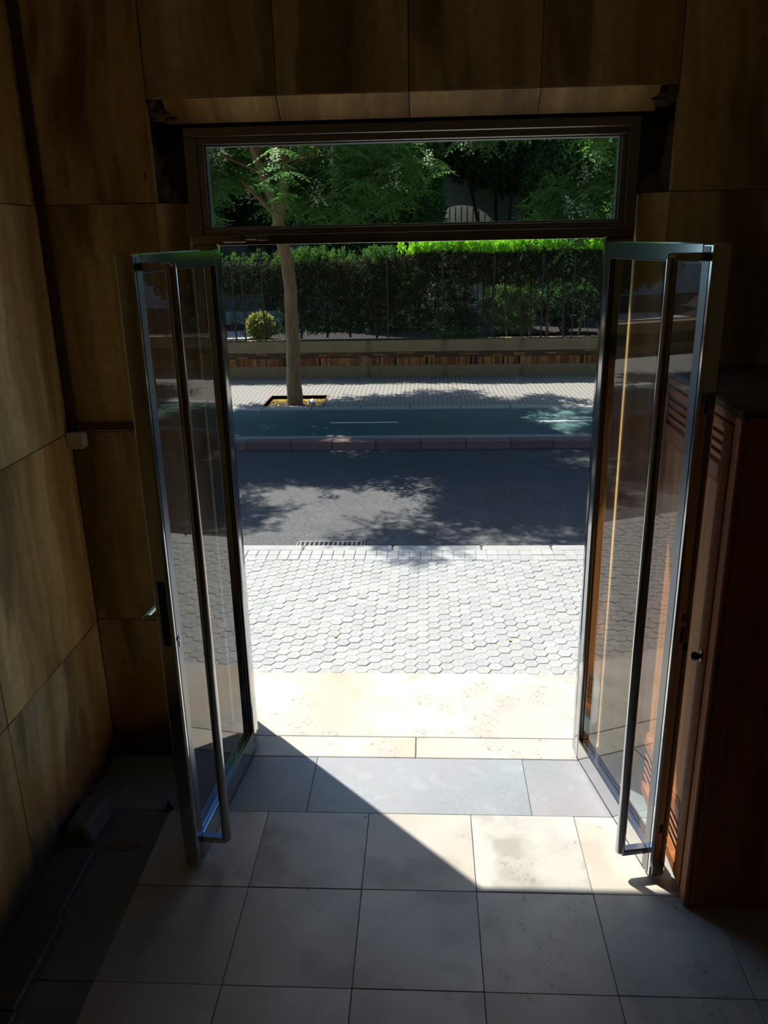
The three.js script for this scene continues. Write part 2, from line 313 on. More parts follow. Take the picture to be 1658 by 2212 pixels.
/* stone panels: x-y panel on the front wall, z-y panel on the left wall */
const rp = rng(23);
const panelMats = (y0, set = 'front') => { const k = rp(); return y0 === 0 ? M.travertineDirt : set === 'left' ? (k < 0.5 ? M.travertine : M.travertineC) : k < 0.6 ? M.travertineB : M.travertine; };  // stone copies tinted per wall to carry the different light on each
{
  const w = struct('wall_front', 'street wall of brown veined stone panels round the doorway');
  const core = [
    bb(-6, -0.3, -0.81, -0.722, 7.5, -0.50, 0.002), bb(1.066, -0.3, -0.81, 6, 7.5, -0.50, 0.002),
    bb(-0.722, 2.62, -0.81, 1.066, 7.5, -0.50, 0.002), bb(-0.722, 2.54, -0.57, 1.066, 2.62, -0.50, 0.002),
    bb(-0.722, 0.001, -0.57, -0.631, 2.54, -0.50, 0.002), bb(0.975, 0.001, -0.57, 1.066, 2.54, -0.50, 0.002),
    bb(-1.4, -0.2, -0.50, -0.79, CEIL + 0.2, WZ - TP, 0.002), bb(1.14, -0.2, -0.50, 2.9, CEIL + 0.2, WZ - TP, 0.002), bb(-0.79, 2.66, -0.50, 1.14, CEIL + 0.2, WZ - TP, 0.002),
  ];
  part('masonry', merge(core), M.core, w);
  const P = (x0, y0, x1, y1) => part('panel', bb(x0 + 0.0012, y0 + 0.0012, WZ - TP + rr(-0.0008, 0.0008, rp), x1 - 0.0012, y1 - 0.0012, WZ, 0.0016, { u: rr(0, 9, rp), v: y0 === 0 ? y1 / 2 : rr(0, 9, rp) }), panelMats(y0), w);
  for (const [y0, y1] of [[0, 0.665], [0.665, 1.465], [1.465, 2.289], [2.289, CEIL]]) { P(XL, y0, -0.72, y1); }
  for (const [y0, y1] of [[0, 0.665], [0.665, 1.465], [1.465, 2.289], [2.289, CEIL]]) { P(1.065, y0, 1.52, y1); P(1.52, y0, 2.05, y1); P(2.05, y0, XR, y1); }
  for (const [a, b] of [[-0.72, -0.274], [-0.274, 0.175], [0.175, 0.614], [0.614, 1.065]]) P(a, 2.62, b, CEIL);
  // splayed jamb stones below, broken away above 2.29
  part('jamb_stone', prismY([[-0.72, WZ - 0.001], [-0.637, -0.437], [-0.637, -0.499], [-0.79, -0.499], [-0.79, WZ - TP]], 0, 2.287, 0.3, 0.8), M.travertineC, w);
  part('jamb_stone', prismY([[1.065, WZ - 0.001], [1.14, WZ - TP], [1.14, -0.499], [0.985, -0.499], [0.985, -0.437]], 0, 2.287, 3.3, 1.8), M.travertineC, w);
  // sloping soffit stones
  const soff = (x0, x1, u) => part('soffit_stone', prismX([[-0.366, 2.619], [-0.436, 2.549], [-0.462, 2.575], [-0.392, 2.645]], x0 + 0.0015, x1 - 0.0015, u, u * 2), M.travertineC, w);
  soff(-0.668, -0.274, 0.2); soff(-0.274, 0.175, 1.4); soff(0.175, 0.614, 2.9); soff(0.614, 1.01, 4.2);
  // rough mortar and rubble where the lining has come away
  const lump = (x, y, z, sx, sy, sz, s) => { const g = new THREE.IcosahedronGeometry(1, 3), p = g.attributes.position; for (let i = 0; i < p.count; i++) { const a = p.getX(i), b = p.getY(i), c = p.getZ(i), k = 1 + 0.35 * (vn(a * 2 + 9, b * 2 + c * 1.7 + 9, 97, 89, s) - 0.5) + 0.25 * (vn(a * 5 + c * 3 + 20, b * 5 + 20, 97, 89, s + 5) - 0.5); p.setXYZ(i, a * k * sx, b * k * sy, c * k * sz); } g.computeVertexNormals(); return boxUV(g.translate(x, y, z), 0, 0); };
  part('mortar', merge([
    lump(-0.745, 2.33, -0.43, 0.06, 0.07, 0.05, 1), lump(-0.765, 2.41, -0.43, 0.055, 0.08, 0.05, 2), lump(-0.71, 2.30, -0.455, 0.05, 0.05, 0.035, 3), lump(-0.75, 2.38, -0.385, 0.02, 0.09, 0.018, 4),
    lump(-0.70, 2.585, -0.41, 0.04, 0.03, 0.035, 5), lump(-0.725, 2.61, -0.39, 0.035, 0.035, 0.025, 6), lump(-0.66, 2.565, -0.435, 0.035, 0.018, 0.025, 7)]), M.mortar, w, 'pale rough mortar in the broken left jamb');
  part('mortar', merge([
    lump(1.095, 2.36, -0.425, 0.05, 0.1, 0.05, 11), lump(1.10, 2.45, -0.43, 0.045, 0.08, 0.05, 12), lump(1.04, 2.31, -0.45, 0.06, 0.045, 0.03, 13),
    lump(1.03, 2.59, -0.415, 0.045, 0.03, 0.03, 14), lump(1.06, 2.605, -0.395, 0.035, 0.035, 0.025, 15)]), M.mortar, w, 'dark rough mortar in the broken right jamb');
}
{
  const w = struct('wall_left', 'left wall of tall tan veined stone panels');
  part('masonry', bb(XL - 0.35, -0.2, -0.5, XL - TP, CEIL + 0.2, ZB + 0.2, 0.002), M.core, w);
  for (const [y0, y1] of [[0, 0.655], [0.655, 1.465], [1.465, 2.288], [2.288, CEIL]]) for (const [z0, z1] of [[WZ, 0.415], [0.415, 1.2], [1.2, 2.0], [2.0, 2.8], [2.8, ZB]])
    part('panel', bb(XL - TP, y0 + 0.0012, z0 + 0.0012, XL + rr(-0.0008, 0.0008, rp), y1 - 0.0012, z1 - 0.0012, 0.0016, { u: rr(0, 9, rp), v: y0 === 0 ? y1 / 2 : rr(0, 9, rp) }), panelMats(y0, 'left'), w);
}
{
  const w = struct('wall_right', 'right wall of the hall'); part('masonry', bb(XR, -0.2, -0.5, XR + 0.3, CEIL + 0.2, ZB + 0.2, 0.002), M.travertine, w);
  const b = struct('wall_back', 'back wall of the hall'); part('masonry', bb(XL - 0.3, -0.2, ZB, XR + 0.3, CEIL + 0.2, ZB + 0.3, 0.002), M.travertine, b);
  const c = struct('ceiling', 'hall ceiling'); part('slab', bb(XL - 0.3, CEIL, -0.5, XR + 0.3, CEIL + 0.25, ZB + 0.3, 0.002), M.ceiling, c);
}
/* transom window and door posts */
const tz0 = -0.44, tz1 = -0.499;
{
  const w = struct('window_1', 'long transom window in a polished metal frame above the doors');
  const x0 = -0.627, x1 = 0.971, y0 = 2.143, y1 = 2.537, gx0 = -0.556, gx1 = 0.908, gy0 = 2.199, gy1 = 2.480;
  const fr = (a, b, c, d, z0, z1, bev = 0.003) => bb(a, b, z0, c, d, z1, bev);
  part('frame_rail', fr(x0, y1 - 0.032, x1, y1, tz1, tz0), M.steelSatin, w, 'dark reflecting top rail');
  part('frame_rail', fr(x0, y0, x1, y0 + 0.034, tz1, tz0), M.steel, w, 'bottom rail over the door opening');
  part('frame_stile', fr(x0, y0 + 0.034, x0 + 0.045, y1 - 0.032, tz1, tz0), M.steelSatin, w);
  part('frame_stile', fr(x1 - 0.04, y0 + 0.034, x1, y1 - 0.032, tz1, tz0), M.steelSatin, w);
  const sash = [fr(x0 + 0.045, gy1, x1 - 0.04, y1 - 0.032, tz1 + 0.004, tz0 - 0.006), fr(x0 + 0.045, y0 + 0.034, x1 - 0.04, gy0, tz1 + 0.01, tz0 - 0.006), fr(x0 + 0.045, gy0, gx0, gy1, tz1 + 0.01, tz0 - 0.006), fr(gx1, gy0, x1 - 0.04, gy1, tz1 + 0.01, tz0 - 0.006)];
  part('sash', merge(sash), M.steelSatin, w);
  const bd = 0.006;
  part('glazing_bead', merge([fr(gx0, gy1 - bd, gx1, gy1, -0.492, -0.455, 0.002), fr(gx0, gy0, gx1, gy0 + bd, -0.492, -0.455, 0.002), fr(gx0, gy0, gx0 + bd, gy1, -0.492, -0.455, 0.002), fr(gx1 - bd, gy0, gx1, gy1, -0.492, -0.455, 0.002)]), M.bead, w, 'bright bead round the pane');
  const pane = new THREE.PlaneGeometry(gx1 - gx0 - 2 * bd, gy1 - gy0 - 2 * bd); pane.translate((gx0 + gx1) / 2, (gy0 + gy1) / 2, -0.475);
  part('pane', pane, M.glass, w, 'clear transom pane');
  part('edge_strip', bb(-0.53, 2.1405, -0.452, 0.872, 2.1435, -0.438, 0.001), M.bead, w, 'bright thin strip along the bottom edge');
  const cl = part('door_catch', merge([bb(-0.425, 2.158, -0.44, -0.385, 2.176, -0.432, 0.002), bb(-0.385, 2.155, -0.44, -0.345, 2.176, -0.436, 0.002), bb(-0.51, 2.150, -0.44, -0.425, 2.156, -0.435, 0.002)]), M.bead, w, 'small pale sliding catch');
  void cl;
}
{
  const t = struct('trim_1', 'left metal door post'); part('post', bb(-0.629, 0.001, tz1 + 0.02, -0.532, 2.143, tz0, 0.004), M.steel, t);
  const r = struct('trim_2', 'right metal door post'); part('post', bb(0.872, 0.001, tz1 + 0.02, 0.972, 2.143, tz0, 0.004), M.steel, r);
}
/* ---------- the two open glass doors ---------- */
function door(label, pivot, turn, s, width) { // local x along the leaf, visible face at z = 0 facing s
  const d = struct('door', label, pivot, turn); d.name = label.startsWith('left') ? 'door_1' : 'door_2';
  const th = 0.055, B = (x0, y0, x1, y1, f0, f1, bev = 0.004) => bb(x0, y0, -s * f0, x1, y1, -s * f1, bev);
  const y0 = 0.012, y1 = 2.13, sw = 0.062, br = 0.105, tr = 0.055, hw = 0.042;
  part('hinge_stile', B(0, y0, hw, y1, 0, th, 0.005), M.steel, d);
  part('free_stile', B(width - sw, y0, width, y1, 0, th, 0.006), M.steel, d);
  part('stile_cover', B(width - sw + 0.004, y0 + 0.01, width - 0.018, y1 - 0.01, -0.0015, 0.004, 0.001), M.stileGrey, d, 'brushed grey cover strip on the free stile');
  part('bottom_rail', B(hw, y0, width - sw, br, 0.001, th - 0.001), M.steel, d);
  part('top_rail', B(hw, y1 - tr, width - sw, y1, 0.001, th - 0.001), M.steel, d);
  const gb = [];
  for (const [f0, f1, t] of [[0.003, 0.011, 0.002], [0.0135, 0.022, 0.003]]) gb.push(B(hw - 0.002, br, hw + t, y1 - tr, f0, f1, 0.001), B(width - sw - t, br, width - sw + 0.002, y1 - tr, f0, f1, 0.001), B(hw, y1 - tr - t, width - sw, y1 - tr + 0.002, f0, f1, 0.001));
  part('glazing_bead', merge(gb), M.beadDimmed, d);  // dark metal colour stands in for the dark reflections on these beads
  part('bottom_bead', merge([[0.003, 0.011, 0.002], [0.0135, 0.022, 0.003]].map(([f0, f1, t]) => B(hw, br - 0.002, width - sw, br + t, f0, f1, 0.001))), M.steel, d);
  const g = new THREE.PlaneGeometry(width - sw - hw, y1 - tr - br); g.translate((width + hw - sw) / 2, (y1 - tr + br) / 2, -s * 0.025);
  part('pane', g, M.glass, d, 'tall clear door pane');
  // full height pull bar bent back to the stile at both ends
  const px = width - 0.052, off = 0.092, yb = 0.085, yt = 2.105;
  const bar = new THREE.CapsuleGeometry(0.0165, yt - yb - 0.033, 8, 20); bar.scale(1.05, 1, 1); bar.translate(px, (yb + yt) / 2, s * off);
  const pull = part('pull_bar', bar, M.steel, d, 'tall polished pull bar');
  for (const y of [yb + 0.012, yt - 0.012]) part('bracket', bb(px - 0.017, y - 0.012, 0, px + 0.017, y + 0.012, s * off, 0.004), M.steel, pull);
  return { d, B, width, s, th };
}
{
  const L = door('left glass door leaf standing open, polished metal frame and tall pull bar', [-0.527, 0, -0.432], -Math.PI / 2 - 0.089, -1, 0.752);
  const { d, B, width, th } = L;
  part('edge_plate', bb(width - 0.002, 0.9, 0.012, width + 0.0015, 1.13, 0.038, 0.001), M.gasket, d, 'dark lock plate let into the leaf edge');
  const kh = new THREE.CylinderGeometry(0.009, 0.009, 0.008, 20); kh.rotateX(Math.PI / 2); kh.translate(width - 0.03, 0.915, 0);
  const lc = part('lock_cylinder', merge([kh, bb(width - 0.0345, 0.882, -0.004, width - 0.0255, 0.912, 0.004, 0.003)]), M.bead, d, 'small keyed lock cylinder');
  part('keyway', bb(width - 0.031, 0.91, -0.0055, width - 0.029, 0.921, -0.003, 0.0005), M.black, lc);
  const lv = part('lever_handle', merge([new THREE.CylinderGeometry(0.009, 0.009, 0.06, 14).rotateX(Math.PI / 2).translate(width - 0.04, 0.98, th + 0.03), bb(width - 0.16, 0.968, th + 0.05, width - 0.03, 0.99, th + 0.066, 0.006)]), M.steel, d, 'lever handle on the far face');
  part('backplate', bb(width - 0.056, 0.87, th, width - 0.02, 1.03, th + 0.006, 0.003), M.steelSatin, lv);
}
{
  const Rr = door('right glass door leaf standing open beside the cabinet, polished metal frame and tall pull bar', [0.866, 0, -0.402], -Math.PI / 2 + 0.188, 1, 0.748);
  const { d, width } = Rr;
  for (const [y0, y1, z0, z1] of [[1.005, 1.03, -0.03, -0.02], [0.93, 0.985, -0.03, -0.02], [1.665, 1.70, -0.03, -0.02], [0.2, 0.235, -0.03, -0.02]]) part('lock_slot', bb(width - 0.003, y0, z0, width + 0.0008, y1, z1, 0.0005), M.black, d, 'dark slot in the leaf edge');
  part('edge_screw', new THREE.SphereGeometry(0.006, 12, 8).scale(0.4, 1, 1).translate(width, 1.655, -0.025), M.bead, d);
}
/* ================= HALL OBJECTS ================= */
{ // louvred wooden cabinet
  const X = 1.09, z0 = -0.36, z1 = 0.45, H = 1.695, D = 0.62;
  const c = top('wooden_cabinet', 'reddish brown wooden cabinet with a louvred door beside the right glass door', 'cabinet', [X, 0, 0]);
  const W = (a, b, e, f, g, h, rot = false, bev = 0.003) => bb(a, b, e, f, g, h, bev, { u: rr(0, 5, rp), v: rr(0, 5, rp), rot });
  part('side_panel', W(0.02, 0, z1 - 0.022, D, H - 0.022, z1), M.woodShaded, c, 'side panel in the shaded copy of the wood');
  part('side_panel', W(0.02, 0, z0, D, H - 0.022, z0 + 0.02), M.woodShaded, c);
  part('back_panel', W(D - 0.015, 0, z0 + 0.02, D, H - 0.022, z1 - 0.022), M.woodShaded, c);
  part('top_board', W(0.0, H - 0.022, z0, D, H, z1, true, 0.006), M.dusty, c, 'dusty brown top board');
  part('face_post', W(0, 0, z1 - 0.055, 0.02, H - 0.022, z1, false, 0.005), M.wood, c, 'orange brown front post');
  part('face_post', W(0, 0, z0, 0.02, H - 0.022, z0 + 0.035), M.wood, c);
  part('face_rail', W(0.001, H - 0.05, z0 + 0.035, 0.02, H - 0.022, z1 - 0.055, true), M.wood, c);
  part('inner_shade', W(0.05, 0.0, z0 + 0.02, 0.055, H - 0.03, z1 - 0.03), M.black, c, 'black sheet put in for the shade behind the louvres');  // black sheet painted in for the shade inside the cabinet
  const dz0 = z0 + 0.04, dz1 = z1 - 0.068, d = part('door', W(0.0, 0.02, dz1 - 0.065, 0.022, H - 0.056, dz1), M.woodLit, c, 'cabinet door with louvres above and below a plain panel');
  const S = (n, ...a) => part(n, ...a, d);
  S('stile', W(0.0, 0.02, dz0, 0.022, H - 0.056, dz0 + 0.06), M.woodLit);
  for (const [y0, y1] of [[1.618, H - 0.056], [1.455, 1.505], [0.225, 0.285], [0.02, 0.068]]) S('rail', W(0.0005, y0, dz0 + 0.06, 0.021, y1, dz1 - 0.065, true), M.wood);
  S('panel', W(0.008, 0.285, dz0 + 0.06, 0.018, 1.455, dz1 - 0.065), M.woodLit);
  const pz0 = dz0 + 0.06, pz1 = dz1 - 0.065;
  for (const [a, b, e, f] of [[0.285, 0.3, pz0, pz1], [1.44, 1.455, pz0, pz1], [0.3, 1.44, pz0, pz0 + 0.014], [0.3, 1.44, pz1 - 0.014, pz1]]) S('moulding', W(0.003, a, e, 0.012, b, f, a !== 0.3, 0.004), M.wood);
  const slat = (y) => { const g = cbox(0.006, 0.046, pz1 - pz0, 0.002, { u: rr(0, 5, rp), v: rr(0, 5, rp), rot: true }); g.rotateZ(0.42); g.translate(0.014, y, (pz0 + pz1) / 2); S('louvre_slat', g, M.wood); };
  for (let i = 0; i < 4; i++) slat(1.6 - i * 0.0285);
  for (let i = 0; i < 5; i++) slat(0.208 - i * 0.031);
  const kb = new THREE.LatheGeometry([[0, 0], [0.009, 0], [0.007, 0.008], [0.013, 0.016], [0.014, 0.024], [0.009, 0.03], [0, 0.031]].map(([a, b]) => new THREE.Vector2(a, b)), 24); kb.rotateZ(Math.PI / 2); kb.translate(0, 0.895, dz1 - 0.032);
  S('knob', kb, M.knob, );
  const es = new THREE.ExtrudeGeometry(new THREE.Shape([[0, 0.026], [0.012, 0.012], [0.012, -0.012], [0, -0.026], [-0.012, -0.012], [-0.012, 0.012]].map(([a, b]) => new THREE.Vector2(a, b))), { depth: 0.003, bevelEnabled: false }); es.rotateY(-Math.PI / 2); es.translate(0, 0.895, dz1 - 0.032);
  S('escutcheon', es, M.brass);
}
{ // electrical box and its trunking in the left corner
  const b = top('junction_box', 'small cream plastic junction box in the left wall corner', 'box', [XL, 1.41, WZ]);
  part('body', bb(0.004, 0, 0, 0.066, 0.06, 0.04, 0.004), M.white, b); part('lid', bb(0.002, -0.001, 0.038, 0.068, 0.061, 0.05, 0.003), M.white, b);
  const t = top('cable_trunking', 'thin brown upright cable trunking in the wall corner above the junction box', 'trunking', [XL, 1.472, WZ], 0, 'brown cable trunking');
  part('channel', bb(0, 0, 0, 0.034, CEIL - 1.472, 0.014, 0.002), M.trunking, t); part('cover', bb(0.003, 0, 0.012, 0.031, CEIL - 1.475, 0.018, 0.002), M.trunking, t);
  const h = top('cable_trunking', 'short level brown cable trunking on the front wall beside the junction box', 'trunking', [XL + 0.036, 1.474, WZ], 0, 'brown cable trunking');
  part('channel', bb(0, 0, 0, 0.225, 0.03, 0.014, 0.002), M.trunking, h); part('cover', bb(0, 0.003, 0.012, 0.222, 0.027, 0.018, 0.002), M.trunking, h);
}
{ // low plinth slabs and a loose stone along the left wall
  const pl = struct('baseboard_left', 'low dark stone kerb along the foot of the left wall');
  for (const [z0, z1, w, h] of [[0.243, 0.58, 0.145, 0.022], [0.583, 0.93, 0.165, 0.03], [0.934, 1.7, 0.175, 0.03], [1.704, 2.6, 0.175, 0.03]]) part('stone', bb(XL, 0, z0, XL + w, h, z1, 0.005, { u: z0 * 3, v: z1 }), M.plinth, pl);
  const g = cbox(0.118, 0.085, 0.2, 0.014, { u: 1, v: 2 }), p = g.attributes.position;
  for (let i = 0; i < p.count; i++) { const x = p.getX(i), y = p.getY(i), z = p.getZ(i), k = 0.008; p.setXYZ(i, x + k * (vn(y * 30 + 50, z * 20 + 50, 97, 89, 1) - 0.5) - (y > 0 ? 0.012 * Math.sign(x) : 0), y + k * (vn(x * 30 + 50, z * 20 + 50, 97, 89, 2) - 0.5) - (z > 0 ? 0.004 : 0), z + k * (vn(x * 30 + 50, y * 30 + 50, 97, 89, 3) - 0.5)); }
  g.computeVertexNormals(); g.translate(0, 0.0435, 0);
  const s = solo('stone_block', g, M.stone, 'rough grey stone block lying against the foot of the left wall', 'stone'); s.position.set(-1.083, 0, 0.118); s.rotation.y = -0.06;
  // bit of dried plaster on the dark border
  const sh = [], n = 44; for (let i = 0; i < n; i++) { const a = i / n * Math.PI * 2, q = 0.95 + 0.55 * (hash(i >> 1, 3, 9) - 0.5) + 0.3 * (hash(i, 5, 9) - 0.5); sh.push([Math.cos(a) * 0.062 * q, Math.sin(a) * 0.03 * q]); }
  const pg = solo('plaster_patch', prismY(sh, 0, 0.0012), M.patch, 'pale splash of dried plaster on the dark floor border', 'plaster'); pg.position.set(-0.925, 0.0012, 0.207);
}
{ // door stop, twig
  const s = top('door_stop', 'small dark metal door stop pin standing on the floor behind the left door', 'door stop', [-0.803, 0, 0.0]);
  part('foot', new THREE.CylinderGeometry(0.013, 0.016, 0.014, 20).translate(0, 0.0078, 0), M.gasket, s);
  part('pin', new THREE.CylinderGeometry(0.0045, 0.0055, 0.034, 14).translate(0, 0.03, 0), M.iron, s);
  part('cap', new THREE.SphereGeometry(0.0058, 14, 10).translate(0, 0.047, 0), M.steel, s);
  const t = solo('twig', limb([V(0, 0.003, 0), V(0.008, 0.004, 0.003), V(0.017, 0.003, 0.004)], [0.0014, 0.0011, 0.0006], 6), M.twig, 'tiny dark twig lying across a floor joint in the shade', 'twig'); t.position.set(-0.02, 0.001, 0.025);
}

/* ================= THE STREET ================= */
const PY = -0.14, RY = -0.25, FY = -0.155;
function hexGeo(r, h, ch) { // flats face the street and the door
  const pos = [], ring = (rad, y) => Array.from({ length: 6 }, (_, i) => [Math.cos(i * Math.PI / 3) * rad, y, Math.sin(i * Math.PI / 3) * rad]);
  const a = ring(r - ch, 0), b = ring(r, -ch * 0.8), c = ring(r, -h);
  const q = (p, s, t) => pos.push(...p, ...s, ...t);
  for (let i = 1; i < 5; i++) q(a[0], a[i + 1], a[i]);
  for (let i = 0; i < 6; i++) { const j = (i + 1) % 6; q(a[i], a[j], b[j]); q(a[i], b[j], b[i]); q(b[i], b[j], c[j]); q(b[i], c[j], c[i]); }
  let g = new THREE.BufferGeometry(); g.setAttribute('position', new THREE.Float32BufferAttribute(pos, 3)); g = boxUV(g); g.computeVertexNormals(); return g;
}
{
  const p = struct('pavement', 'sunlit pavement of small grey hexagonal pavers outside the door');
  part('bed', bb(-9, -0.5, -3.215, 9, PY - 0.0045, -0.82, 0.001), M.sand, p);
  const rh = rng(31), geos = [0, 1, 2].map(() => { const g = hexGeo(HX / 1.5 - 0.0022, 0.03, 0.003), uv = g.attributes.uv; for (let i = 0; i < uv.count; i++) uv.setXY(i, uv.getX(i) + rr(0, 0, rh), uv.getY(i)); return g; });
  const list = [];
  for (let i = -110; i <= 110; i++) for (let j = 0; j < 34; j++) {
    const x = 0.001 + i * HX, z = -0.60 - (j + (i & 1 ? 0.5 : 0)) * HZ;
    if (z < -3.04) continue;
    if (z > -1.1 && x > -0.77 && x < 1.115 || z > -0.86) continue; // under the doorstep
    list.push({ x, z, d: Math.hypot(x - 0.2, (z + 1.2) * 0.75) + (Math.abs(x - 0.15) > 0.8 - (z + 1.15) * 0.28 ? 2 : 0), y: PY + rr(-0.0022, 0.0022, rh), m: Math.floor(rh() * 5), ax: rr(-0.006, 0.006, rh), az: rr(-0.006, 0.006, rh), ry: rr(-0.015, 0.015, rh) });
  }
  list.sort((a, b) => a.d - b.d);
  const rest = [[], [], [], [], []];
  list.forEach((h, k) => {
    if (k < 300) { const o = part('hexagonal_paver', geos[0], M.hexes[h.m], p); o.position.set(h.x, h.y, h.z); o.rotation.set(h.ax, h.ry, h.az); } else rest[h.m].push(geos[0].clone().rotateX(h.ax).rotateZ(h.az).rotateY(h.ry).translate(h.x, h.y, h.z));
  });
  const all = rest.map((l) => merge(l)), gm = mergeGeometries(all, true);
  const o = part('paving', gm, M.hexes, p, 'remaining hexagonal pavers', 'stuff'); void o;
  // two rows of small rectangular pavers along the kerb
  for (let r = 0; r < 2; r++) for (let i = -36; i < 42; i++) {
    const x0 = -1.07 + i * 0.0835 + 0.0835 * 0, z1 = -3.012 - r * 0.1;
    const g = bb(x0 + 0.002, -0.03, z1 - 0.098, x0 + 0.0815, 0, z1 - 0.002, 0.003, { u: i * 0.31, v: r });
    if (Math.abs(i - 15) < 26) part('rectangular_paver', g, M.hexes[Math.floor(rh() * 5)], p).position.y = PY + 0.004 + rr(-0.0015, 0.0015, rh);
  }
  const k = struct('kerb', 'pale stone kerb between the hexagonal pavement and the road');
  const js = [-8.1, -7, -5.9, -4.8, -3.7, -2.7, -1.65, -0.733, -0.035, 0.655, 1.191, 1.9, 2.8, 3.9, 5, 6.1, 7.2, 8.3];
  for (let i = 0; i < js.length - 1; i++) part('kerb_stone', bb(js[i] + 0.004, -0.5, -3.335, js[i + 1] - 0.004, PY + rr(-0.003, 0.003, rh), -3.214, 0.012, { u: i, v: 0 }), M.kerb, k);
}
{
  const r = struct('road', 'dark asphalt road dappled with tree shade');
  part('surface', bb(-16, -0.6, -6.9, 16, RY, -3.3, 0.001), M.asphalt, r);
  const g = top('drain_grate', 'slotted metal drain grate in the road gutter by the pale kerb', 'drain', [0, RY, 0]);
  const x0 = -0.85, x1 = -0.275, z0 = -3.70, z1 = -3.345;
  part('frame', merge([bb(x0, -0.01, z0, x1, 0.006, z0 + 0.018), bb(x0, -0.01, z1 - 0.018, x1, 0.006, z1), bb(x0, -0.01, z0, x0 + 0.015, 0.006, z1), bb(x1 - 0.015, -0.01, z0, x1, 0.006, z1)]), M.grate, g);
  part('pit', bb(x0 + 0.01, -0.002, z0 + 0.01, x1 - 0.01, 0.0015, z1 - 0.01, 0.0005), M.black, g, 'black sheet in place of the dark pit under the bars');  // black sheet at road level imitates the shaded depth below the bars
  for (let i = 0; i < 14; i++) { const x = x0 + 0.034 + i * 0.039; part('bar', bb(x - 0.0085, -0.002, z0 + 0.015, x + 0.0085, 0.006, z1 - 0.015, 0.002), M.grate, g); }
}
{
  const k = struct('kerb_far', 'reddish granite kerb along the blue cycle lane'); const rk = rng(41);
  let x = -9.2; let i = 0;
  while (x < 9) { const l = 0.52 + rr(-0.03, 0.03, rk); part('kerb_stone', bb(x + 0.0025, -0.5, -6.98, x + l - 0.0025, FY + rr(-0.004, 0.004, rk), -6.79, 0.006, { u: x, v: i }), M.granite[i++ % 3], k); x += l; }
  const gut = struct('path', 'grey concrete strip behind the granite kerb'); part('strip', bb(-16, -0.5, -7.13, 16, FY - 0.002, -6.975, 0.002), M.kerb, gut);
  const b = struct('cycle_lane', 'blue green painted cycle lane with a dashed centre line');
  part('surface', bb(-16, -0.5, -8.66, 16, FY, -7.12, 0.001), M.blue, b);
  for (let q = -3; q < 4; q++) part('marking', bb(-1.036 + q * 2.68, FY, -7.87, -0.14 + q * 2.68, FY + 0.002, -7.81, 0.0006), M.paint, b);
  const e = struct('kerb_edge', 'pale edging stones between cycle lane and far pavement');
  for (let q = -12; q < 12; q++) part('kerb_stone', bb(q * 0.7 + 0.004, -0.5, -8.86, q * 0.7 + 0.696, FY + 0.012, -8.655, 0.008, { u: q, v: 2 }), M.kerb, e);
  const f = struct('pavement_far', 'far pavement of tiny hexagonal pavers in dappled sun');
  const tp = { x0: -2.13, x1: -1.28, z0: -9.72, z1: -8.95 };
  const F = FY + 0.01;
  part('surface', merge([bb(-16, -0.5, tp.z0, tp.x0, F, -8.855, 0.001), bb(tp.x1, -0.5, tp.z0, 16, F, -8.855, 0.001), bb(tp.x0, -0.5, tp.z1, tp.x1, F, -8.855, 0.001), bb(-16, -0.5, -11.5, 16, F, tp.z0, 0.001)]), M.hexFar, f);
  const pit = top('tree_pit', 'square earth tree pit strewn with yellow petals round the trunk', 'tree pit', [0, 0, 0]);
  part('soil', bb(tp.x0, -0.5, tp.z0, tp.x1, F - 0.05, tp.z1, 0.001), M.soil, pit);
  part('edging', merge([bb(tp.x0 - 0.03, -0.4, tp.z0 - 0.03, tp.x1 + 0.03, F + 0.006, tp.z0, 0.002), bb(tp.x0 - 0.03, -0.4, tp.z0, tp.x0, F + 0.006, tp.z1, 0.002), bb(tp.x1, -0.4, tp.z0, tp.x1 + 0.03, F + 0.006, tp.z1, 0.002)]), M.granite[2], pit);
  const rl = rng(47), pet = [];
  for (let i = 0; i < 900; i++) { const a = rl(), x = rr(tp.x0 + 0.02, tp.x1 - 0.02, rl), z = a < 0.5 ? rr(tp.z0, tp.z0 + 0.2, rl) : rr(tp.z0, tp.z1, rl); if (Math.hypot(x + 1.71, z + 9.26) < 0.14) continue; const g = new THREE.TetrahedronGeometry(rr(0.006, 0.014, rl)); g.scale(1, 0.4, 1).rotateY(rl() * 6).translate(x, F - 0.046, z); pet.push(g); }
  part('petals', merge(pet), std({ color: C(0xc9a640), roughness: 1 }), pit, 'fallen yellow petals', 'stuff');
  const lt = new THREE.IcosahedronGeometry(0.05, 2), pp = lt.attributes.position; for (let i = 0; i < pp.count; i++) { const k = 0.75 + 0.5 * vn(pp.getX(i) * 60 + 20, pp.getY(i) * 60 + pp.getZ(i) * 40 + 20, 97, 89, 3); pp.setXYZ(i, pp.getX(i) * k, pp.getY(i) * k * 0.8, pp.getZ(i) * k); } lt.computeVertexNormals();
  const pb = solo('crumpled_paper', boxUV(lt), std({ color: C(0xdfe2e6), roughness: 0.9 }), 'crumpled white paper at the foot of the street tree', 'litter'); pb.position.set(-1.47, F - 0.015, -9.32);
}
